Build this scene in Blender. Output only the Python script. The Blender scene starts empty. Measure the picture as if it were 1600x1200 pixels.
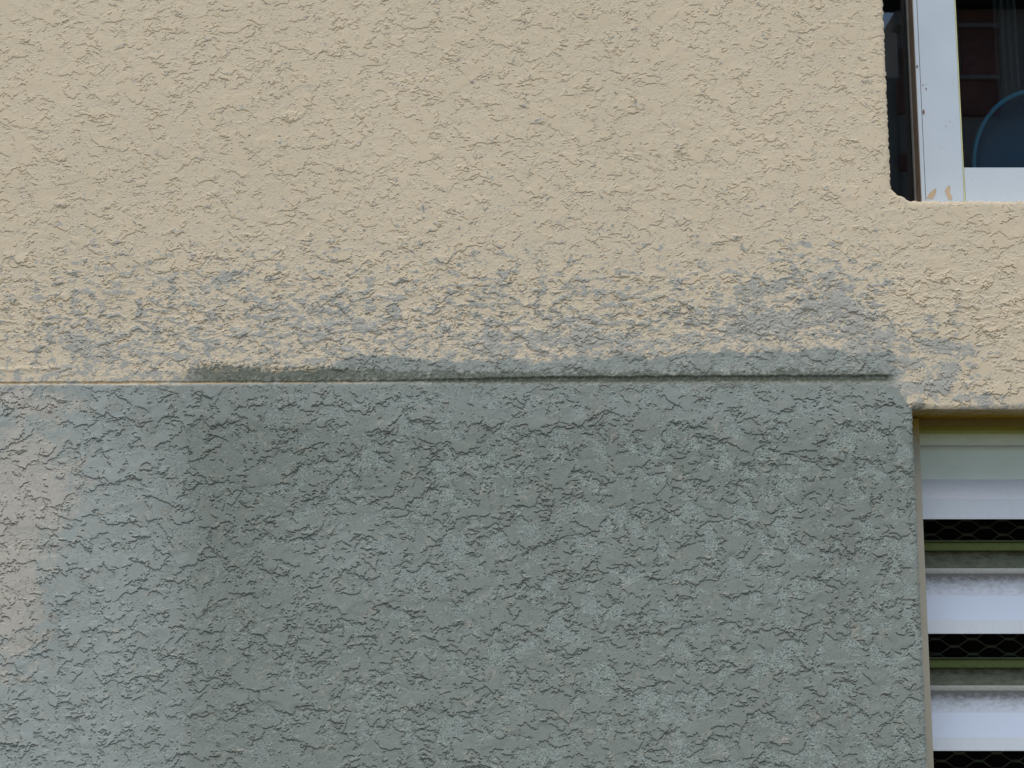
import bpy, bmesh, math, random
import numpy as np
from mathutils import Vector

# ------------------------------------------------------------------ camera, sky, sun, exposure
S = bpy.context.scene
R = math.radians
PITCH = math.atan(2400/14500.0)
F = 2400.0; D = 2.4*math.cos(PITCH); ZC = 1.6
CP, SP = math.cos(PITCH), math.sin(PITCH)

cam_d = bpy.data.cameras.new('camera'); cam = bpy.data.objects.new('camera', cam_d)
S.collection.objects.link(cam); S.camera = cam
cam.location = (0, -D, ZC); cam.rotation_euler = (R(90)+PITCH, 0, 0)
cam_d.sensor_width = 36; cam_d.lens = 36*F/1600; cam_d.clip_start = .01; cam_d.clip_end = 2000

SUN_EL, SUN_AZ = R(62), R(200)          # azimuth clockwise from +Y: in front of the wall, a little to the left
w = bpy.data.worlds.new("World"); S.world = w; w.use_nodes = True
nt = w.node_tree; nt.nodes.clear()
sky = nt.nodes.new('ShaderNodeTexSky'); sky.sky_type = 'NISHITA'; sky.sun_disc = False
sky.sun_elevation = SUN_EL; sky.sun_rotation = SUN_AZ; sky.dust_density = 1.0
bg = nt.nodes.new('ShaderNodeBackground'); bg.inputs[1].default_value = .085
out = nt.nodes.new('ShaderNodeOutputWorld')
nt.links.new(sky.outputs[0], bg.inputs[0]); nt.links.new(bg.outputs[0], out.inputs[0])
sl = bpy.data.lights.new('sun', 'SUN'); sl.energy = 1.3; sl.angle = R(50); sl.color = (1, .93, .84)
so = bpy.data.objects.new('sun', sl); S.collection.objects.link(so)
sd = Vector((math.sin(SUN_AZ)*math.cos(SUN_EL), math.cos(SUN_AZ)*math.cos(SUN_EL), math.sin(SUN_EL)))
so.rotation_euler = sd.to_track_quat('Z', 'Y').to_euler(); so.location = (0, -3, 6)
S.view_settings.view_transform = 'Standard'; S.view_settings.look = 'None'
S.view_settings.exposure = 0.80; S.view_settings.gamma = 1.0

# ------------------------------------------------------------------ helpers
def P(u, v, depth=0.0):
    """photo pixel -> point on the plane y = depth (wall face is y = 0)"""
    s = (600-v)/F; d = CP-SP*s; L = D+depth
    return Vector((L*(u-800)/F/d, depth, ZC+L*(SP+CP*s)/d))

def tag(o, label=None, cat=None, group=None, kind=None):
    if label: o['label'] = label
    if cat: o['category'] = cat
    if group: o['group'] = group
    if kind: o['kind'] = kind
    return o
def empty(name, loc=(0, 0, 0)):
    o = bpy.data.objects.new(name, None); S.collection.objects.link(o); o.location = loc; return o
def link(name, me, parent=None):
    o = bpy.data.objects.new(name, me); S.collection.objects.link(o)
    if parent:
        bpy.context.view_layer.update()
        o.parent = parent; o.matrix_parent_inverse = parent.matrix_world.inverted()
    return o
class MB:
    def __init__(s): s.bm = bmesh.new(); s.uv = s.bm.loops.layers.uv.new('UVMap')
    def box(s, x0, x1, y0, y1, z0, z1, mi=0):
        v = [s.bm.verts.new(p) for p in [(x0,y0,z0),(x1,y0,z0),(x1,y1,z0),(x0,y1,z0),(x0,y0,z1),(x1,y0,z1),(x1,y1,z1),(x0,y1,z1)]]
        for f in [(0,3,2,1),(4,5,6,7),(0,1,5,4),(1,2,6,5),(2,3,7,6),(3,0,4,7)]:
            s.bm.faces.new([v[i] for i in f]).material_index = mi
    def poly(s, pts, mi=0):
        f = s.bm.faces.new([s.bm.verts.new(p) for p in pts]); f.material_index = mi; return f
    def bevel(s, w, seg=2):
        bmesh.ops.bevel(s.bm, geom=list(s.bm.edges), offset=w, segments=seg, affect='EDGES', profile=.5)
    def build(s, name, mats, parent=None, smooth=False):
        me = bpy.data.meshes.new(name); s.bm.normal_update(); s.bm.to_mesh(me); s.bm.free()
        for m in (mats if isinstance(mats, (list, tuple)) else [mats]): me.materials.append(m)
        if smooth:
            for p in me.polygons: p.use_smooth = True
        return link(name, me, parent)

class Mat:
    def __init__(s, name, rough=.6, spec=.3):
        s.m = bpy.data.materials.new(name); s.m.use_nodes = True; s.t = s.m.node_tree
        s.b = s.t.nodes['Principled BSDF']; s.b.inputs['Roughness'].default_value = rough
        s.b.inputs['Specular IOR Level'].default_value = spec
    def n(s, t, **k):
        n = s.t.nodes.new(t)
        for a, b in k.items(): setattr(n, a, b)
        return n
    def l(s, a, b): s.t.links.new(a, b)
    def coord(s): return s.n('ShaderNodeTexCoord').outputs['Object']
    def noise(s, scale, detail=4, rough=.6, vec=None, stretch=None, dist=0):
        n = s.n('ShaderNodeTexNoise'); n.inputs['Scale'].default_value = scale
        n.inputs['Detail'].default_value = detail; n.inputs['Roughness'].default_value = rough
        n.inputs['Distortion'].default_value = dist
        v = vec or s.coord()
        if stretch:
            mp = s.n('ShaderNodeMapping'); mp.inputs['Scale'].default_value = stretch; s.l(v, mp.inputs[0]); v = mp.outputs[0]
        s.l(v, n.inputs['Vector']); return n.outputs['Fac']
    def ramp(s, fac, stops):
        n = s.n('ShaderNodeValToRGB'); e = n.color_ramp.elements
        while len(e) < len(stops): e.new(.5)
        for i, (p, c) in enumerate(stops):
            e[i].position = p; e[i].color = (c, c, c, 1) if isinstance(c, (int, float)) else (*c, 1)
        s.l(fac, n.inputs[0]); return n.outputs[0]
    def mix(s, fac, a, b, mode='MIX'):
        n = s.n('ShaderNodeMix', data_type='RGBA', blend_type=mode); n.clamp_factor = True
        for v, i in ((fac, 0), (a, 6), (b, 7)):
            if isinstance(v, (int, float)): n.inputs[i].default_value = v
            elif isinstance(v, tuple): n.inputs[i].default_value = (*v, 1)
            else: s.l(v, n.inputs[i])
        return n.outputs[2]
    def math(s, op, a, b=0.0):
        n = s.n('ShaderNodeMath', operation=op)
        for v, i in ((a, 0), (b, 1)):
            if isinstance(v, (int, float)): n.inputs[i].default_value = v
            else: s.l(v, n.inputs[i])
        return n.outputs[0]
    def base(s, c):
        if isinstance(c, tuple): s.b.inputs['Base Color'].default_value = (*c, 1)
        else: s.l(c, s.b.inputs['Base Color'])
    def bump(s, h, strength, dist):
        n = s.n('ShaderNodeBump'); n.inputs['Strength'].default_value = strength; n.inputs['Distance'].default_value = dist
        s.l(h, n.inputs['Height']); s.l(n.outputs[0], s.b.inputs['Normal'])

def plain(name, col, rough=.6, spec=.3, var=.12, scale=30):
    m = Mat(name, rough, spec)
    f = m.noise(scale, 5, .6)
    m.base(m.mix(m.ramp(f, [(.35, 0.), (.65, 1.)]), tuple(c*(1-var) for c in col), tuple(min(1, c*(1+var)) for c in col)))
    return m.m

# ------------------------------------------------------------------ stucco height field
rng = np.random.default_rng(11)
f4 = np.float32
G = rng.normal(size=(256, 256, 2)).astype(f4); G /= np.linalg.norm(G, axis=2, keepdims=True)
GX, GZ = G[..., 0].ravel().copy(), G[..., 1].ravel().copy()
def perlin(x, z, seed=0):
    x = x+f4(seed*17.37+100); z = z+f4(seed*9.71+100)
    xf = np.floor(x); zf = np.floor(z); xi = xf.astype(np.int32) & 255; zi = zf.astype(np.int32) & 255
    fx = x-xf; fz = z-zf; x1 = (xi+1) & 255; z1 = (zi+1) & 255
    def g(i, j, a, b):
        k = j*256+i; return GX[k]*a+GZ[k]*b
    u = fx*fx*fx*(fx*(fx*6-15)+10); w_ = fz*fz*fz*(fz*(fz*6-15)+10)
    a = g(xi, zi, fx, fz); b = g(x1, zi, fx-1, fz); c = g(xi, z1, fx, fz-1); d = g(x1, z1, fx-1, fz-1)
    a = a+u*(b-a); c = c+u*(d-c)
    return (a+w_*(c-a))*f4(1.6)
def fbm(x, z, n, gain=.5, seed=0):
    s = 0; a = 1.; t = 0
    for i in range(n):
        s = s+f4(a)*perlin(x*f4(2.03**i), z*f4(2.03**i), seed+i*3); t += a*a; a *= gain
    return s/f4(math.sqrt(t))
def sst(a, b, x):
    t = np.clip((x-a)/(b-a), 0, 1); return t*t*(3-2*t)

def axis(parts):
    out_ = []
    for a, b, st in parts:
        n = max(1, int(round((b-a)/st))); out_.append(np.linspace(a, b, n, endpoint=False))
    out_.append([parts[-1][1]]); return np.concatenate(out_).astype(f4)
STEP = 1.1
xs = axis([(-1500, -1250, 9), (-1250, -880, 2.4), (-880, 900, STEP), (900, 1500, 2.2), (1500, 2100, 9)])                # mm
zs = axis([(-1000, -240, 8), (-240, 1070, STEP), (1070, 2000, 9)])              # mm above the camera height
X, Z = np.meshgrid(xs, zs)
dz = np.diff(zs, prepend=zs[0]-9).astype(f4)

# photo coordinates of every grid point (only to lay out the paint where the photograph has it, on the wall plane)
q = Z/f4(D*1000); sv = (q*CP-SP)/(CP+q*SP); V = 600-F*sv; U = 800+X/f4(D*1000)*F*(CP-SP*sv)
V = V.astype(f4); U = U.astype(f4)

def scan(Mk, rate):
    """trowelled lip: stands full on its lower edge, fades upward outside the mask"""
    o = Mk.copy()
    for i in range(1, len(zs)):
        o[i] = np.maximum(Mk[i], o[i-1]-dz[i]*rate)
    return o
def lower_edge(Mk, reach):
    """1 on the lower edge of each patch, thinning out upward over `reach` mm"""
    o = np.zeros_like(Mk); e = np.zeros(Mk.shape[1], f4)
    for i in range(len(zs)):
        on = Mk[i] > .5
        e[1:-1] = .5*e[1:-1]+.25*(e[2:]+e[:-2])
        e = np.where(on, e*np.exp(-dz[i]/reach), 1.0)
        o[i] = Mk[i]*e
    return o
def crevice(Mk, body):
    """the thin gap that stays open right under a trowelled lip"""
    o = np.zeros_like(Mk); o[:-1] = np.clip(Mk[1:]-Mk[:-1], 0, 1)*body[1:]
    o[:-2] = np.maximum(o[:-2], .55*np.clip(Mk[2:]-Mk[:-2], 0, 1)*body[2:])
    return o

wx = 4*perlin(X/38, Z/30, 1)+1.6*perlin(X/11, Z/9, 2)
wz = 3.5*perlin(X/36, Z/30, 3)+1.4*perlin(X/10, Z/9, 4)
XW, ZW = X+wx, Z+wz
upper_zone = sst(598, 594, V)
n_big = fbm(X/190, Z/150, 3, .5, 40)
def tilt(a): c_, s_ = f4(math.cos(a)), f4(math.sin(a)); return X*c_+Z*s_, Z*c_-X*s_
Xa, Za = tilt(.5); Xb, Zb = tilt(-.35)

Fa = fbm(XW/43, ZW/36, 6, .60, 10)
Fb = fbm(XW/16+5, ZW/13, 5, .60, 60)
Fc = fbm(XW/10, ZW/6.2, 4, .6, 90)
Fd = perlin(X/3.3, Z/2.6, 120)*f4(.7)+perlin(X/6.1, Z/4.5, 121)*f4(.6)
nfn = fbm(X/3.0, Z/2.4, 2, .7, 370)          # open, stippled areas between the trowelled flats
Ma = np.clip((Fa-.05)/.03, 0, 1); Mb = np.clip((Fb-.42)/.05, 0, 1); Mc = np.clip((Fc-.60)/.08, 0, 1)
Ma2 = np.clip((fbm(XW/35+9, ZW/29+4, 6, .60, 200)-.50)/.03, 0, 1)
Ma3 = np.clip((fbm(XW/58+3, ZW/44+14, 7, .60, 230)+.25)/.03, 0, 1)
lip = lambda a, b, c, k: sst(-.35, .15, perlin(X/a, Z/b, c)+k)
dab = sst(.0, .30, fbm(XW/21, ZW/10, 5, .62, 260)-.05)-.3
trans = np.exp(-((V-490)/85)**2)                                              # thick dabs where the two coats meet
lw = f4(.20)*(1-upper_zone)
l1, l2, l3 = lip(34, 30, 7, .02+lw), lip(30, 26, 17, .08+lw), lip(40, 30, 27, lw)
flat = np.maximum.reduce([lower_edge(Ma, 60)*l1, lower_edge(Ma2, 45)*l2, .9*lower_edge(Ma3, 50)*l3])      # trowelled smooth above each lip
rough = sst(.30, .50, .62-.9*flat-.46*fbm(XW/27, ZW/21, 5, .72, 150)+.16*n_big+.07*nfn)
eA = lower_edge(Ma, 46)*l1; eA2 = lower_edge(Ma2, 38)*l2; eA3 = lower_edge(Ma3, 60)*l3
free = 1-.9*sst(.25, .6, flat)
eB = lower_edge(Mb, 12)*lip(20, 18, 8, .10)*(.40+.60*rough)*free*(.50+.50*upper_zone); eC = lower_edge(Mc, 6)*(.05+.95*rough)*lip(18, 18, 37, .12)*free*(.55+.45*upper_zone)
H = 1.05*eA+1.0*eA2+1.0*eA3+.75*eB+.50*eC
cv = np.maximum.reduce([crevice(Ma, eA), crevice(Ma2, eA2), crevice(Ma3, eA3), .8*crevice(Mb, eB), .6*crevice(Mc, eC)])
pits = sst(.72, .92, fbm(X/5.2, Z/3.4, 3, .6, 280)+.25*perlin(X/26, Z/22, 281)+.16*rough)
H = H-.80*cv-.55*pits
stip = np.exp(-((V-525)/62)**2)*sst(60, 200, U)*sst(1400, 1250, U)
H = H+.42*stip*fbm(X/7.5, Z/5, 3, .6, 290)
H = H+rough*(.20*Fd)+.20*perlin(X/120, Z/100, 9)+.02*fbm(X/14, Z/5, 2, .5, 66)
H = H+1.0*trans*np.clip(dab, -.3, .45)
H = H*(1.05-.45*upper_zone*(1-trans))
raised = np.clip(.45*Ma2*eA2+.45*eA+.35*eA3+.45*eB+.25*eC, -.4, 1.4)

# ---- joint between the coats
gl = 600.5-.0042*U                                                            # its line in the photograph
dg = V-gl
gw = 2.6+4.0*sst(560, 900, U)+.8*perlin(X/9, X*0+3, 33)
inj = sst(1402, 1386, U)
near = np.exp(-(dg/13)**2)*inj
H = H*(1-.75*near)+.9*near
H = H+.5*sst(0, 5, dg)*inj*sst(1430, 1415, U)                                # the lower coat stands slightly proud
n7g = fbm(X/6, Z/4, 3, .6, 331)
groove = inj*sst(1.0, .35, np.abs(dg+gw*.55)/gw)
H = H-(1.6+1.4*sst(500, 900, U)+.5*n7g)*groove
ridge_l = np.exp(-((V-(577-.02*U+3*perlin(X/25, X*0, 35)))/3.2)**2)*sst(95, 60, U)
H = H+1.2*ridge_l

# ------------------------------------------------------------------ paint and dirt masks
n30 = fbm((Xa+wx)/30, (Za+wz)/21, 5, .62, 300); n7 = fbm(Xa/7, Za/5, 3, .6, 330); n90 = fbm(X/110, Z/75, 4, .55, 350)
nfine = fbm(X/3.0, Z/2.4, 2, .7, 370)
def blob(u, v, ru, rv, ang=0, w_=1.):
    a = math.radians(ang); du, dv = U-u, V-v
    p = (du*math.cos(a)+dv*math.sin(a))/ru; r_ = (-du*math.sin(a)+dv*math.cos(a))/rv
    return f4(w_)*np.exp(-(p*p+r_*r_))
cov = -1.24+.78*sst(330, 470, V)+.20*sst(470, 560, V)
cov = cov-.35*sst(100, 0, U)*sst(590, 560, V)
for b in [(345,438,52,13,-25,1.5),(470,470,60,14,-5,.7),(120,430,32,28,0,.65),(135,540,60,30,20,.9),(420,500,70,25,0,.5),
          (540,500,55,24,10,.9),(610,470,45,16,0,.5),(770,455,26,16,30,1.0),(770,535,16,24,-10,1.3),(900,532,110,11,2,1.3),
          (905,450,90,16,5,.7),(880,500,80,15,5,.8),(1060,490,50,18,0,.5),(1240,395,34,18,0,1.3),(1205,450,62,15,-16,1.6),
          (1310,450,42,48,20,1.3),(1190,505,65,16,-14,1.4),(1345,520,40,40,40,1.3),(1240,500,80,20,-8,.9),(1150,480,40,22,0,.7),
          (1450,500,42,9,10,1.5),(1500,475,10,16,0,1.1),(1430,430,30,9,20,.9),(1395,440,22,7,15,1.),(1475,540,55,11,8,1.6),(1393,520,10,18,0,1.2),
          (1490,575,10,16,-25,1.5),(1420,565,28,9,10,1.3),(1440,605,38,12,0,1.6),(1475,595,12,18,0,1.2),(1520,620,34,9,5,1.4),(1570,620,30,5,-5,.6),(1475,398,16,8,0,.9),
          (1245,330,90,28,-5,.28),(820,330,120,30,0,.18),(1150,300,60,20,0,.25),(640,330,90,30,0,.16)]:
    cov = cov+blob(*b)*(.55 if b[0] < 1385 else .85)
band_top = 576+8*perlin(X/60, X*0+1, 31)+5*perlin(X/17, X*0+2, 32)-18*sst(780, 860, U)-9*sst(1000, 1100, U)+6*blob(400, 590, 100, 400)-13*sst(500, 560, U)*sst(870, 800, U)+60*sst(300, 260, U)-8*blob(560, 590, 60, 900)
band_top = band_top+12*blob(830, 590, 24, 300)
solid = sst(band_top-5, band_top+5, V)*sst(1425, 1385, U+26*n30+8*n7)
cov = cov-1.1*sst(1380, 1410, U)*sst(645, 600, V)*(1-blob(1455, 560, 100, 70))
gval = cov-.02+.20*stip+.22*flat+.42*raised+.95*dab*sst(1.6, .0, cov)+.26*n30+.58*n7+.34*nfine+.25*stip*fbm(X/7.5, Z/5, 3, .6, 290)
grey = sst(-.08, .12, gval)
grey = np.maximum(grey, sst(.2, .6, solid+.12*n7+.05*n30))
low_line = 601.5+sst(1395, 1425, U)*34
lowc = 0
low = np.maximum(sst(low_line-2, low_line+2, V+4*n7*sst(1385, 1400, U))*sst(1445, 1428, U), (V > 650)*(X < 700)).astype(f4)
grey = np.maximum(grey, low)
low_tint = np.clip(np.maximum(low, .85*sst(.25, 1.0, solid+.55*n7+.35*n30)*sst(240, 420, U)), 0, 1)
# the grey splashes in the upper wall, sparser upwards
sn = fbm(Xb/4.6, Zb/4.0, 3, .7, 400)+.5*perlin(X/45, Z/30, 410)+.6*cv; sn = (sn-sn.mean())/sn.std()
thr = 2.75-.95*sst(180, 340, V)-.30*sst(340, 450, V)-.35*blob(1120, 330, 180, 80)-.35*blob(880, 340, 200, 80)-.25*blob(560, 330, 120, 90)+.3*sst(1450, 1550, U)
spk = sst(thr, thr+.35, sn)*(1-low)
grey_u = np.clip(np.maximum(grey, .85*spk*(V < 600)), 0, 1)

# colour masks of the lower coat
dark_green = sst(150, 330, U+26*n30+18*n90)                                    # blue-grey at the left, green-grey from the straight roller edge on
roller = sst(280, 308, U+9*n7+9*n30+8*perlin(X/150, Z/90, 77))*sst(640, 690, V)
tone = np.clip(.50*dark_green+.40*roller*(.6+.4*sst(900, 700, V))+.1, 0, 1)
tone = np.clip(tone+.25*blob(380, 830, 60, 150)+.30*blob(360, 690, 120, 60)-.25*blob(560, 860, 120, 60), 0, 1.2)
tone = np.clip(tone+(.17*n30+.13*n7+.10*nfine-.16*raised+.08)*(1-.5*dark_green), 0, 1.2)
# smooth flats look darker, stippled ground paler and speckled, worn right of the middle
worn = (rough*.85+.2*sst(.4, -.2, Fa))*(.40+.30*sst(200, 900, U+140*n90)+.35*blob(1200, 760, 180, 300)+.25*blob(1330, 1050, 120, 200))
worn = sst(.24, .58, worn+.20*n7+.20*nfine)*np.clip(.25+1.0*worn, 0, 1)
grime = np.clip(.9*blob(1320, 840, 45, 60)+.75*blob(1310, 940, 30, 70)+.6*blob(950, 670, 60, 40)+.6*blob(870, 850, 50, 60)+.5*blob(350, 780, 60, 110)
                +.5*blob(60, 980, 60, 60)+.5*blob(190, 650, 60, 30)+.35*blob(420, 690, 100, 60)+.5*blob(1260, 1120, 120, 50)+.35*blob(820, 660, 200, 35), 0, 1)*sst(-.5, .6, n30+.4*nfine)
grime = np.clip(grime+.55*sst(.9, 1.6, n90+.4*n30), 0, 1)*low
grime = np.clip(grime+.85*(1-low)*sst(-.1, .7, n7+.5*n30-.2+.8*blob(900, 590, 500, 9))*sst(575, 592, V)*sst(260, 420, U)*sst(1400, 1380, U), 0, 1)
pink = np.clip(.80*sst(.15, .95, blob(15, 770, 75, 110)+blob(10, 940, 60, 110)+.5*blob(70, 760, 90, 60)+.6*blob(10, 620, 90, 20)+.45*blob(90, 640, 70, 22)+.42*n30+.34*n7+.20*nfine+.05), 0, 1)*low
moss = np.clip(sst(9, 1, np.abs(dg+5))*(.25+.75*sst(600, 820, U))*sst(1400, 1380, U)*sst(-.1, .5, .1+.6*n7)*.8+.95*inj*sst(1.25, .6, np.abs(dg+gw*.5)/gw)*sst(560, 760, U)*(.9+.15*n7), 0, 1)
moss = np.clip(moss+.80*sst(.45, .75, blob(345, 582, 70, 16)+blob(500, 584, 110, 14)+.55*blob(700, 588, 110, 9)+.45*n7+.2*nfine)*sst(600, 594, V)*sst(230, 300, U)+.7*sst(.45, .9, blob(1435, 634, 22, 8)+.25*n7), 0, 1)
moss = np.clip(np.maximum(moss, .68*sst(.25, .62, (.62+.22*sst(860, 780, U))*np.exp(-((dg+9)/11)**2)+.42*n7+.28*n30)*sst(0, -3, dg)*sst(240, 330, U)*sst(1398, 1380, U)), 0, 1)
rust = groove*sst(700, 420, U)*sst(-.6, .3, .3+perlin(X/45, X*0+8, 36))
algae = sst(8, 0, 634-V)*0

# ------------------------------------------------------------------ openings
WIN_X0, WIN_Z0 = P(1386, 150).x*1000, (P(1500, 314).z-ZC)*1000
VEN_X0, VEN_Z1 = P(1426, 650).x*1000, (P(1500, 639).z-ZC)*1000
WIN_X1 = VEN_X1 = 1900.0; WIN_Z1 = 1750.0; VEN_Z0 = -620.0
def sd_box(x0, x1, z0, z1, r):
    cx, cz, hx, hz = (x0+x1)/2, (z0+z1)/2, (x1-x0)/2-r, (z1-z0)/2-r
    qx, qz = np.abs(X-cx)-hx, np.abs(Z-cz)-hz
    return -(np.sqrt(np.maximum(qx, 0)**2+np.maximum(qz, 0)**2)+np.minimum(np.maximum(qx, qz), 0)-r)   # > 0 inside the opening
jag = 1.5*perlin(X/9, Z/9, 500)+.7*perlin(X/3, Z/3, 501)
d1 = sd_box(WIN_X0, WIN_X1, WIN_Z0, WIN_Z1, 4)
lump = 14*np.exp(-(((X-WIN_X0-6)/17)**2+((Z-WIN_Z0-2)/14)**2)**1.4)              # plaster left in the lower corner
d1 = d1-lump+jag
d2 = sd_box(VEN_X0, VEN_X1, VEN_Z0, VEN_Z1, 1.5)+jag*.45-.0
dd = np.maximum(d1, d2)
RV = np.where(d1 > d2, 120.0, 135.0).astype(f4)
edge = np.clip(1+dd/9, 0, 1)                                                  # rounded arris
H = H*(1-.8*edge*(dd < 0)) - 2.6*edge**3
gz, gx = np.gradient(dd, zs, xs)
gn = np.sqrt(gx*gx+gz*gz)+1e-6
K = 6*STEP
ins = (dd > 0) & (dd <= K+STEP*1.5)
dep = np.clip(dd/K, 0, 1)
Xo = np.where(ins, X-gx/gn*dd, X); Zo = np.where(ins, Z-gz/gn*dd, Z)
Y = np.where(ins, dep*RV, -H)
keepv = dd <= K+STEP*1.5
Y = np.where(ins, np.maximum(Y, .5), Y)
stain = (np.where(ins & (d2 > d1), 1., 0)*sst(VEN_Z1-14, VEN_Z1-4, Z)).astype(f4)
depn = np.where(ins, dep, 0).astype(f4)

fz, fx = np.meshgrid(np.arange(len(zs)-1), np.arange(len(xs)-1), indexing='ij')
i00 = fz*len(xs)+fx
kf = (keepv[:-1, :-1] & keepv[1:, :-1] & keepv[:-1, 1:] & keepv[1:, 1:])
is_low = ((dg[:-1, :-1] > -1.0) & (U[:-1, :-1] < 1424)) | ((V[:-1, :-1] > 628) & (U[:-1, :-1] < 1600) & (X[:-1, :-1] < VEN_X0+9) & (V[:-1, :-1] > 641)) | (V[:-1, :-1] > 1500)
co = np.stack([Xo*.001, Y*.001, Zo*.001+ZC], -1).reshape(-1, 3).astype(f4)
A1 = np.stack([grey_u, tone, worn, grime], -1).reshape(-1, 4).astype(f4)
A2 = np.stack([pink, moss, rust, stain], -1).reshape(-1, 4).astype(f4)
crev_shade = np.clip(cv+.7*pits, 0, 1)
A3 = np.stack([rough, crev_shade, depn, low_tint], -1).reshape(-1, 4).astype(f4)

def grid_mesh(name, fmask, mat, parent):
    a = i00[fmask].astype(np.int64); n = len(xs)
    quads = np.stack([a, a+1, a+n+1, a+n], -1)
    used, inv = np.unique(quads.ravel(), return_inverse=True)
    me = bpy.data.meshes.new(name); nf = len(quads)
    me.vertices.add(len(used)); me.vertices.foreach_set('co', co[used].ravel())
    me.loops.add(nf*4); me.loops.foreach_set('vertex_index', inv.astype(np.int32).ravel())
    me.polygons.add(nf); me.polygons.foreach_set('loop_start', np.arange(0, nf*4, 4, dtype=np.int32))
    me.update(calc_edges=True)
    for nm, A in (('paint', A1), ('dirt', A2), ('form', A3)):
        at = me.attributes.new(nm, 'FLOAT_COLOR', 'POINT'); at.data.foreach_set('color', A[used].ravel())
    me.materials.append(mat); me.polygons.foreach_set('use_smooth', np.zeros(nf, bool))
    me.update()
    return link(name, me, parent)

# ------------------------------------------------------------------ stucco material (one recipe, two paints)
def stucco():
    m = Mat('painted_stucco', 1.0, .04)
    def att(nm):
        n = m.n('ShaderNodeAttribute', attribute_name=nm); s = m.n('ShaderNodeSeparateColor'); m.l(n.outputs['Color'], s.inputs[0])
        return s.outputs[0], s.outputs[1], s.outputs[2], n.outputs['Alpha']
    grey, tone, worn, grime = att('paint'); pink, moss, rust, stain = att('dirt'); rgh, gap_shade, dpt, low = att('form')
    n1 = m.noise(470, 3, .75); n2 = m.noise(250, 4, .7); n3 = m.noise(2.4, 4, .6); n4 = m.noise(1600, 2, .7)
    beige = m.mix(m.ramp(n3, [(.3, 0.), (.7, 1.)]), (.655, .556, .392), (.725, .611, .432))
    beige = m.mix(m.math('MULTIPLY', rgh, m.ramp(n2, [(.40, 0.), (.62, .55)])), beige, (.73, .645, .50))
    sp = m.math('MULTIPLY', m.ramp(n2, [(.60, 0.), (.66, 1.)]), .35)
    beige = m.mix(sp, beige, (.40, .36, .31))
    g_hi = m.mix(m.ramp(n1, [(.35, 0.), (.65, 1.)]), (.395, .395, .35), (.455, .45, .395))
    g_lo = m.mix(tone, (.350, .393, .368), (.200, .234, .206))
    g_lo = m.mix(m.math('MULTIPLY', worn, m.ramp(n1, [(.42, .1), (.58, 1.)])), g_lo, (.355, .425, .385))
    dk = m.math('MULTIPLY', m.ramp(n1, [(.37, 1.), (.45, 0.)]), m.math('ADD', m.math('MULTIPLY', worn, .75), .16))
    g_lo = m.mix(dk, g_lo, (.10, .122, .11))
    g_lo = m.mix(m.math('MULTIPLY', grime, m.ramp(n2, [(.36, 1.), (.64, .25)])), g_lo, (.125, .14, .125))
    g_lo = m.mix(m.math('MULTIPLY', pink, m.ramp(n2, [(.3, 1.), (.75, .55)])), g_lo, (.58, .51, .415))
    g_lo = m.mix(m.math('MULTIPLY', m.ramp(n1, [(.38, 0.), (.66, 1.)]), .22), g_lo, (.40, .44, .41))
    g = m.mix(low, g_hi, g_lo)
    c = m.mix(m.math('MULTIPLY', grey, .96), beige, g)
    c = m.mix(m.math('MULTIPLY', gap_shade, m.math('ADD', .30, m.math('MULTIPLY', low, .22))), c, m.mix(low, (.40, .29, .17), (.10, .085, .065)))  # crevices and pits browned and darkened in the colour, standing in for shade
    c = m.mix(m.math('MULTIPLY', rust, .85), c, (.50, .36, .19))
    c = m.mix(m.math('MULTIPLY', moss, m.ramp(n1, [(.35, 1.), (.7, .55)])), c, (.085, .095, .06))
    st = m.mix(m.ramp(m.noise(60, 5, .7, stretch=(.5, 1, 1)), [(.40, 0.), (.60, 1.)]), (.30, .19, .055), (.36, .34, .20))
    st = m.mix(m.ramp(dpt, [(.30, 0.), (.62, 1.)]), st, (.30, .20, .018))
    c = m.mix(stain, c, st)
    m.base(c)
    hh = m.math('ADD', m.math('MULTIPLY', n1, m.math('ADD', m.math('MULTIPLY', rgh, 1.1), m.math('ADD', .22, m.math('MULTIPLY', low, .5)))), m.math('MULTIPLY', n4, .25))
    m.bump(hh, .55, .0011)
    return m.m
M_st = stucco()

building = empty('building', (0, 0, 0))
tag(building, 'stucco building with beige upper wall, patchy grey lower wall, a window and a louvred vent', 'building')
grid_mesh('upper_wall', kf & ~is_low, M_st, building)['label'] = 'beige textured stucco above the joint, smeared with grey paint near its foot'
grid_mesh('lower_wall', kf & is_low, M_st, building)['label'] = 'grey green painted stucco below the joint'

# ------------------------------------------------------------------ window
def white_metal(name, col=(.56, .63, .68)):
    m = Mat(name, .38, .4)
    f = m.noise(14, 4, .6); g = m.noise(260, 2, .5)
    c = m.mix(m.ramp(f, [(.35, 0.), (.65, 1.)]), tuple(x*.97 for x in col), tuple(x*1.02 for x in col))
    c = m.mix(m.ramp(g, [(.74, 0.), (.77, .6)]), c, (.25, .24, .23))
    m.base(c); return m.m
M_w = white_metal('white_aluminium'); M_w2 = white_metal('louvre_white', (.46, .52, .58))
M_tan = plain('tan_chip', (.52, .39, .26), .7); M_brown = plain('brown_side', (.17, .125, .09), .6); M_gask = plain('gasket', (.60, .60, .30), .6)
M_dark = plain('dark_edge', (.04, .04, .045), .7)
M_grey = plain('grey_track', (.22, .22, .21), .6)
mg = Mat('window_glass', 0.0, .5)
mg.t.nodes.remove(mg.b)
gl_ = mg.n('ShaderNodeBsdfGlossy'); gl_.inputs['Roughness'].default_value = .012; gl_.inputs['Color'].default_value = (1, 1, 1, 1)
tr_ = mg.n('ShaderNodeBsdfTransparent'); tr_.inputs['Color'].default_value = (.80, .84, .84, 1)
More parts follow.
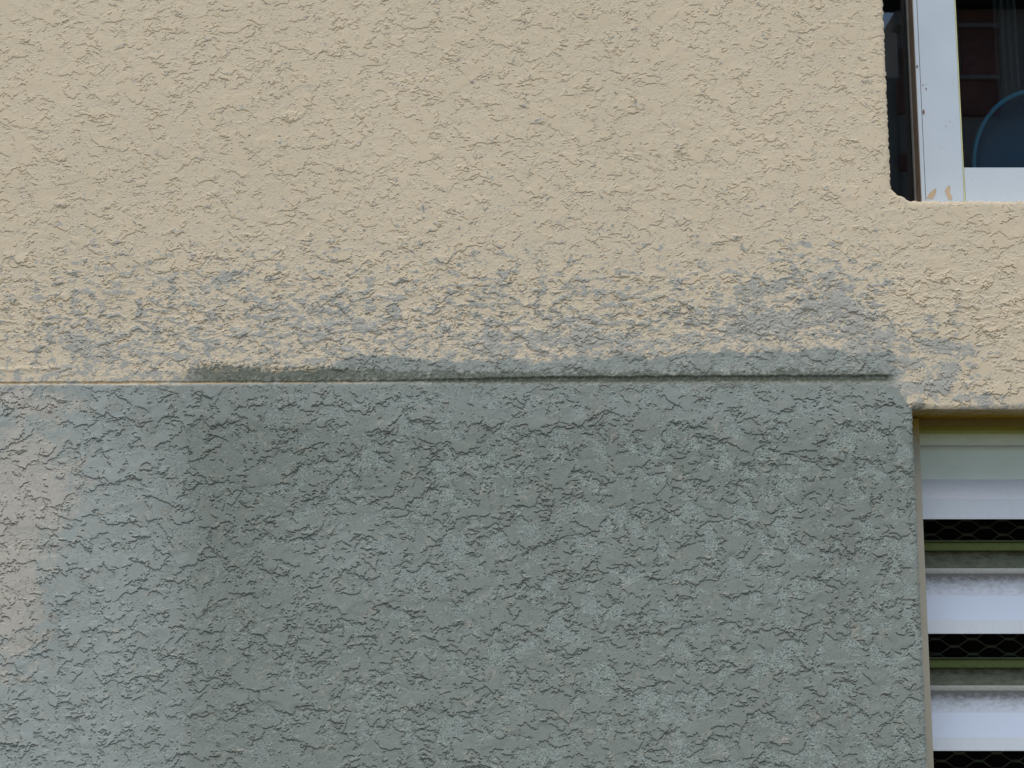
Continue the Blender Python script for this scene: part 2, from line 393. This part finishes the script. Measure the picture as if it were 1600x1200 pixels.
fr = mg.n('ShaderNodeFresnel'); fr.inputs['IOR'].default_value = 1.62
mx = mg.n('ShaderNodeMixShader'); mg.l(mg.math('MULTIPLY', fr.outputs[0], 1.45), mx.inputs[0])
mg.l(tr_.outputs[0], mx.inputs[1]); mg.l(gl_.outputs[0], mx.inputs[2]); mg.l(mx.outputs[0], mg.t.nodes['Material Output'].inputs[0])
M_glass = mg.m

WZ0, WZ1 = P(1500, 314).z-.006, ZC+1.75
window = empty('window', (P(1386, 150).x, .05, WZ0)); window.parent = building
dS = .070                                           # depth of the sash face behind the wall face
sx0, sx1 = P(1433, 150, dS).x, P(1498.5, 150, dS).x
b = MB(); b.box(sx0, sx1, dS, dS+.033, WZ0, WZ1); b.bevel(.0009)
for k in range(-0, 1):
    b.box(sx0+.0062, sx0+.0070, dS-.0002, dS+.002, WZ0+.002, WZ1-.002, 1)             # fine groove line down the stile
b.box(sx1+.0003, sx1+.0022, dS+.001, dS+.03, WZ0, WZ1, 2)                             # gasket
def chip(u, v, pts):
    b.poly([tuple(P(u+x, v+y, dS-.0004)) for x, y in pts], 3)
chip(1455, 303, [(-7,7),(-5,2),(-1,-3),(4,-7),(8,-9),(8,-3),(5,4),(2,8)][::-1])
chip(1482, 300, [(-6,-2),(-2,-8),(2,-11),(3,-6),(2,0),(6,8),(5,12),(0,12),(-3,5)][::-1])
for (u, v, rw, rh) in [(1433, 104, 1.6, 3), (1442, 133, 1.0, 1.4), (1447, 139, 1.1, 2), (1443, 175, 2.0, 4.2), (1478, 197, .9, 1), (1484, 190, .8, .8), (1447, 131, .6, .8)]:
    b.poly([tuple(P(u+rw*math.cos(t), v+rh*math.sin(t), dS-.0004)) for t in [k*math.pi/3.5 for k in range(7)]], 4)
stile = b.build('stile', [M_w, M_dark, M_gask, M_tan, plain('chip_dark', (.22, .15, .12))], window)
bs = MB()                                                                              # side of the sash, its shade painted in as brown, with its pale edge
bs.box(sx0-.0012, sx0-.0002, dS+.0015, dS+.0345, WZ0, WZ1, 0)
bs.box(sx0-.0030, sx0-.0013, dS+.027, dS+.0346, WZ0, WZ1, 1)
bs.build('stile_side', [M_brown, M_grey], window)
rz = P(1550, 264, dS).z
b = MB(); b.box(sx1+.0028, 1.86, dS+.001, dS+.031, WZ0, rz); b.bevel(.0008)
b.box(sx1+.003, 1.858, dS+.002, dS+.028, rz+.0004, rz+.0030, 1)
b.build('rail', [M_w, M_w], window)
b = MB(); b.box(sx1+.001, 1.858, dS+.015, dS+.019, rz-.002, WZ1); b.build('pane', M_glass, window)
b = MB(); b.box(P(1300, 150, .1).x, sx0+.02, dS+.036, dS+.040, WZ0, WZ1); b.build('pane', M_glass, window)
b = MB(); b.box(WIN_X0*.001-.05, 1.95, dS+.042, dS+.075, WZ0-.06, WZ0-.004); b.build('frame_sill', M_grey, window)
b = MB(); b.box(WIN_X0*.001-.05, 1.95, dS-.01, dS+.08, WZ1-.02, WZ1+.05); b.build('frame_head', M_w, window)
b = MB(); b.box(1.858, 1.93, dS-.005, dS+.08, WZ0-.004, WZ1-.02); b.build('frame_jamb', M_w, window)

# ------------------------------------------------------------------ louvred vent
vent = empty('louvred_vent', (P(1426, 650).x, .09, ZC-.6)); vent.parent = building
VX1 = 1.9
def strip_mat(name, clean, dirt, stops, scale=120, amt=1.0, stretch=(1, 1, 2), rough=.5, specks=True):
    """stops: how dirty the strip is across its width (UV v: 0 top, 1 bottom)"""
    m = Mat(name, rough, .3)
    uv = m.n('ShaderNodeTexCoord').outputs['UV']; sp = m.n('ShaderNodeSeparateXYZ'); m.l(uv, sp.inputs[0])
    f = m.ramp(sp.outputs[1], stops)
    n = m.noise(scale, 5, .7, stretch=stretch)
    k = m.math('MULTIPLY', m.math('ADD', m.math('MULTIPLY', m.math('SUBTRACT', n, .5), 1.3), m.math('MULTIPLY', f, 1.35)), amt)
    k = m.math('SUBTRACT', k, .14)
    c = m.mix(k, clean, dirt)
    if specks: c = m.mix(m.ramp(m.noise(420, 2, .6), [(.72, 0.), (.76, .12)]), c, (.75, .76, .74))
    m.base(c); m.bump(n, .25, .0006); return m.m
W_ = (.46, .51, .58)
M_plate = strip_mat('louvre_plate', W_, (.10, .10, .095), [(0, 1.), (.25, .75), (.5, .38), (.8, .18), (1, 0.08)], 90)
M_band = strip_mat('louvre_band', (.46, .53, .635), (.30, .31, .31), [(0, .1), (1, .08)], 40, .35, specks=False)
M_lip = strip_mat('louvre_lip', (.53, .58, .62), (.38, .37, .33), [(0, .10), (.8, .1), (1, .25)], 60, .8, stretch=(2.5, 1, .25), specks=False)
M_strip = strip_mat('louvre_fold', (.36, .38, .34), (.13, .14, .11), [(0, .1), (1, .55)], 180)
M_mossd = strip_mat('mossy_ledge', (.085, .088, .035), (.30, .29, .20), [(0, .1), (.5, .3), (1, .45)], 75, 1.6, stretch=(.7, 1, 2))
M_mossg = strip_mat('green_slime', (.27, .31, .10), (.10, .115, .045), [(0, .35), (.5, .15), (1, .35)], 110)
M_line = plain('slime_line', (.24, .27, .13), .6)
M_blk = plain('black_gap', (.012, .012, .012), .8)
def sweep(pts, mats, name, parent, x0, x1):
    """pts: (v in photo, depth) from the top down; one strip between neighbours"""
    mb = MB(); L = [P(1500, v, d) for v, d in pts]
    lst = []
    nx = 60
    for i in range(len(L)-1):
        a, c = L[i], L[i+1]
        mid = (x0+x1)/2
        for j in range(nx):
            xa, xb = x0+(x1-x0)*j/nx, x0+(x1-x0)*(j+1)/nx
            vs = [mb.bm.verts.new(p) for p in [(xa, c.y, c.z), (xb, c.y, c.z), (xb, a.y, a.z), (xa, a.y, a.z)]]
            f = mb.bm.faces.new(vs); f.material_index = i
            for lp, uv in zip(f.loops, [(xa, 1), (xb, 1), (xb, 0), (xa, 0)]): lp[mb.uv].uv = uv
    bmesh.ops.remove_doubles(mb.bm, verts=list(mb.bm.verts), dist=1e-6)
    o = mb.build(name, mats, parent)
    md = o.modifiers.new('thickness', 'SOLIDIFY'); md.thickness = .0012; md.offset = -1
    return o
lx0 = P(1441.5, 800, .095).x-.012
BD = .090
def blade(y, name='louvre_blade', first=False):
    # y = photo row of the lip's lower edge for the blade whose plates are seen at its own height
    pts = [(y-146, BD+.070), (y-143.5, BD+.066), (y-142.5, BD+.074), (y-130, BD+.066), (y-129, BD+.080), (y-103, BD+.074), (y-102, BD+.034), (y-94, BD+.032),
           (y-59, BD+.021), (y-21, BD+.004), (y, BD+.000), (y+.4, BD+.010)]
    return sweep(pts, [M_line, M_blk, M_mossg, M_mossd, M_mossd, M_mossd, M_strip, M_plate, M_band, M_lip, M_lip], name, vent, lx0, VX1)
for y in (990, 1173, 1357, 1543, 1731): blade(y)
top = sweep([(672, BD+.010), (678, BD+.006), (695, BD+.002), (697, BD+.022), (749, BD+.020), (779, BD+.002), (811, BD-.001), (811.4, BD+.012)],
            [strip_mat('head_green', (.40, .42, .15), (.28, .28, .08), [(0, .4), (1, .1)], 60),
             strip_mat('head_lip', (.60, .63, .47), (.44, .47, .26), [(0, .7), (.5, .2), (1, .1)], 60),
             M_w2,
             strip_mat('head_plate', (.64, .70, .60), (.50, .56, .42), [(0, .3), (1, .25)], 18, .8),
             strip_mat('head_slope', (.56, .585, .62), (.45, .45, .44), [(0, .55), (1, .1)], 90, .7), M_lip, M_lip], 'louvre_head', vent, P(1437, 720, BD).x, VX1)
# head board stained brown and yellow above the blades
sweep([(640, BD+.012), (667, BD+.012), (673, BD+.009)],
      [strip_mat('brown_stain', (.22, .165, .03), (.17, .10, .025), [(0, .5), (1, .2)], 40, 1., specks=False),
       strip_mat('yellow_stain', (.30, .30, .06), (.20, .15, .02), [(0, .5), (1, .1)], 50, 1., specks=False)], 'head_board', vent, P(1412, 700, BD).x, VX1)
# jamb of the vent: rounded cream strip
mb = MB(); jx0 = P(1410, 800, .08).x
mb.box(jx0, P(1446, 880, .083).x, .083, .16, ZC-.6, P(1440, 652, .086).z); mb.bevel(.003, 3)
mj = Mat('cream_jamb', .6, .3)
pz = mj.n('ShaderNodeSeparateXYZ'); mj.l(mj.coord(), pz.inputs[0])
zt = P(1440, 655, .086).z
kz = mj.math('ADD', mj.math('MULTIPLY', mj.math('SUBTRACT', pz.outputs[2], zt-.055), 22), mj.math('MULTIPLY', mj.math('SUBTRACT', mj.noise(50, 4), .5), 1.5))
mj.base(mj.mix(kz, mj.mix(mj.noise(35, 4), (.40, .36, .27), (.50, .47, .37)), (.34, .25, .05)))
mb.build('jamb', mj.m, vent, smooth=True)
mb = MB(); mb.box(jx0, VX1, .085, .16, ZC-.64, ZC-.59); mb.build('vent_sill', M_w, vent)
# expanded metal screen behind the blades
mb = MB(); ms = BD+.100
c0 = P(1482.8, 824, ms); c1 = P(1539.5, 824, ms); cl = P(1482.8, 835.5, ms)
pw = c1.x-c0.x; ph = (c0.z-cl.z)
k0 = int((c0.x-P(1425, 800, ms).x)/pw)+1; xstart = c0.x-k0*pw
row = -18
kw, kh = pw*.125, .0021
z = c0.z+18*ph; r = 0
def strand(p, q_):
    dx, dzz = q_[0]-p[0], q_[1]-p[1]; L = math.hypot(dx, dzz); nx_, nz_ = -dzz/L*.0009, dx/L*.0009
    a = [(p[0]+nx_, ms, p[1]+nz_), (p[0]-nx_, ms, p[1]-nz_), (q_[0]-nx_, ms, q_[1]-nz_), (q_[0]+nx_, ms, q_[1]+nz_)]
    bq = [(x, ms+.0016, zz) for x, _, zz in a]
    for f in ([a[0], a[1], a[2], a[3]], [bq[3], bq[2], bq[1], bq[0]], [a[0], a[3], bq[3], bq[0]], [a[1], bq[1], bq[2], a[2]]): mb.poly(f)
while z > ZC-.60:
    off = 0 if r % 2 == 0 else pw/2
    x = xstart+off
    while x < VX1:
        mb.box(x-kw, x+kw, ms-.0004, ms+.0021, z-kh, z+kh)
        strand((x+kw, z-kh*.5), (x+pw/2-kw, z-ph+kh*.5)); strand((x-kw, z-kh*.5), (x-pw/2+kw, z-ph+kh*.5))
        x += pw
    z -= ph; r += 1
mb.build('mesh_screen', plain('screen_metal', (.06, .072, .045), .6, var=.3, scale=80), vent)
# dark cavity behind
def cavity(name, x0, x1, y0, y1, z0, z1, mat, parent):
    mb = MB(); p = [(x0,y0,z0),(x1,y0,z0),(x1,y1,z0),(x0,y1,z0),(x0,y0,z1),(x1,y0,z1),(x1,y1,z1),(x0,y1,z1)]
    for f in [(0,1,2,3),(7,6,5,4),(5,6,2,1),(6,7,3,2),(4,0,3,7)]: mb.poly([p[i] for i in f])
    return mb.build(name, mat, parent)
cavity('vent_shaft', VEN_X0*.001-.03, 1.95, .134, .75, ZC-.66, P(1500, 648, .1).z+.09, plain('shaft_dark', (.02, .02, .018), .9), building)
cavity('room', WIN_X0*.001-.9, 2.6, .119, 3.3, ZC+.48, ZC+2.3, plain('room_wall', (.09, .085, .08), .9), building)
# reveal seals between the wall and the room
mb = MB(); mb.box(WIN_X0*.001-.92, WIN_X0*.001-.004, .1195, .14, ZC+.45, ZC+2.32); mb.build('inner_lining', plain('lining', (.10, .095, .085)), building)
# the rest of the facade, plain and coarse, so the building has a body
mb = MB()
mb.box(-7, -1.49, -.0, .25, -.2, 6.2); mb.box(2.09, 7, 0, .25, -.2, 6.2); mb.box(-1.49, 2.09, .001, .25, ZC+1.99, 6.2); mb.box(-1.49, 2.09, .001, .25, -.2, ZC-.99)
mb.build('outer_wall', plain('far_stucco', (.62, .50, .34), .85), building)

# things inside the room
mb = MB()
cxp = P(1575, 80, .55).x
ring = [(cxp-.022+.044*i/16, .55+.012*math.sin(i*1.3)) for i in range(17)]
for i in range(16):
    (xa, ya), (xb, yb) = ring[i], ring[i+1]
    mb.poly([(xa, ya, ZC+.5), (xb, yb, ZC+.5), (xb, yb, ZC+2.25), (xa, ya, ZC+2.25)])
cur = mb.build('curtain', plain('curtain_cloth', (.12, .135, .13), .9), smooth=True)
cur.modifiers.new('thick', 'SOLIDIFY').thickness = .003
tag(cur, 'narrow drawn grey curtain hanging in the dark room behind the pane', 'curtain')

# round teal chair back behind the pane
chair = empty('chair', (P(1640, 250, .25).x, .30, ZC+.50))
tag(chair, 'teal chair with a rounded back standing behind the window pane', 'chair')
cc = P(1625, 262, .20); Rr = (P(1625, 262, .20).x-P(1520.5, 262, .20).x)
mt = Mat('teal_shell', .45, .4)
mt.base(mt.mix(mt.noise(25, 4), (.008, .15, .31), (.014, .19, .39)))
M_rim = Mat('teal_rim', .35, .5); M_rim.base((.07, .50, .78))
def lathe_shell(name, prof, mat, parent, sx=1.0):
    mb = MB(); n = 72; vs = []
    for (r_, y_) in prof:
        vs.append([mb.bm.verts.new((cc.x+sx*r_*math.cos(2*math.pi*k/n), cc.y+y_, cc.z+1.22*r_*math.sin(2*math.pi*k/n)+y_*.25)) for k in range(n)])
    for a, b_ in zip(vs, vs[1:]):
        for k in range(n): mb.bm.faces.new([a[k], a[(k+1) % n], b_[(k+1) % n], b_[k]])
    return mb.build(name, mat, parent, smooth=True)
prof = [(Rr*.985, .000), (Rr*.95, .018), (Rr*.90, .040), (Rr*.82, .062)]
for k in range(10):
    t = k/9; prof.append((Rr*(.74-.66*t), .075+.012*t+(.003 if k % 2 else 0)))
prof.append((.001, .09))
lathe_shell('backrest', prof+[(.001, .10), (Rr*.7, .095), (Rr*.95, .045), (Rr*1.0, .004)], mt.m, chair)
mbp = [(Rr*.985+.0036*math.cos(t), .0+.0036*math.sin(t)) for t in [k*2*math.pi/10 for k in range(11)]]
lathe_shell('rim', mbp, M_rim.m, chair)
mb = MB(); mb.box(cc.x-.16, cc.x+.16, cc.y-.0, cc.y+.34, cc.z-.20, cc.z-.15); mb.bevel(.015, 3); mb.build('seat', mt.m, chair, smooth=True)
for sx_, sy_ in ((-.13, .04), (.13, .04), (-.13, .3), (.13, .3)):
    mb = MB(); mb.box(cc.x+sx_-.012, cc.x+sx_+.012, cc.y+sy_-.012, cc.y+sy_+.012, ZC+.482, cc.z-.20); mb.build('leg', M_dark, chair)

# ------------------------------------------------------------------ ground and what stands opposite (seen in the panes)
mb = MB(); mb.poly([(-300, -300, 0), (300, -300, 0), (300, 300, 0), (-300, 300, 0)])
tag(mb.build('ground', plain('dry_ground', (.22, .21, .18), .95, scale=3)), kind='structure')
GD = .085; OY = -20.0
def O(u, v):
    """where the line of sight through (u, v), mirrored in the pane, meets the facade opposite"""
    h = P(u, v, GD); d = h-Vector((0, -D, ZC)); k = (GD-OY)/d.y
    return h.x+d.x*k, h.z+d.z*k
opp = empty('apartment_block', (10, OY-2, 0))
tag(opp, 'apartment block across the yard mirrored in the window panes, brick red panels between pale bands', 'building')
xl, zt_ = O(1402, 45); xr_ = O(1760, 45)[0]; ztop = O(1396, 14)[1]
mb = MB(); mb.box(xl, xr_, OY-8, OY, -.1, ztop); mb.build('wall', plain('opp_wall', (.28, .27, .26), .8, scale=1), opp)
mb = MB(); mb.box(xl-3, xr_+.5, OY-.1, OY+.5, ztop, ztop+1.8); mb.build('roof', plain('opp_roof', (.03, .03, .03), .8), opp)
mb = MB(); mb.box(xl-1.8, xl, OY-7, OY-.2, -.1, O(1390, 112)[1]); mb.build('annex', plain('opp_annex', (.34, .36, .35), .8, scale=1), opp)
M_red = plain('brick_red', (.22, .11, .095), .8, var=.3, scale=1.5); M_pale = plain('pale_band', (.30, .29, .28), .8)
for u0, v0, u1, v1 in ((1406, 75, 1419, 117), (1402, 122, 1419, 177), (1405, 240, 1420, 266), (1498, 18, 1562, 122), (1498, 125, 1562, 182)):
    x0, z1 = O(u0, v0); x1, z0 = O(u1, v1)
    mb = MB(); mb.box(x0, x1, OY-.05, OY+.06, z0, z1); mb.build('panel', M_red, opp)
for v in (43, 124):
    x0, z0 = O(1494, v); x1 = O(1564, v)[0]
    mb = MB(); mb.box(x0, x1, OY-.05, OY+.12, z0-.03, z0+.03); mb.build('band', M_pale, opp)
x0, z0 = O(1402, 38); mb = MB(); mb.box(x0-.1, x0+.1, OY-.05, OY+.3, z0-.12, z0+.12); mb.bevel(.05); mb.build('wall_lamp', M_pale, opp)
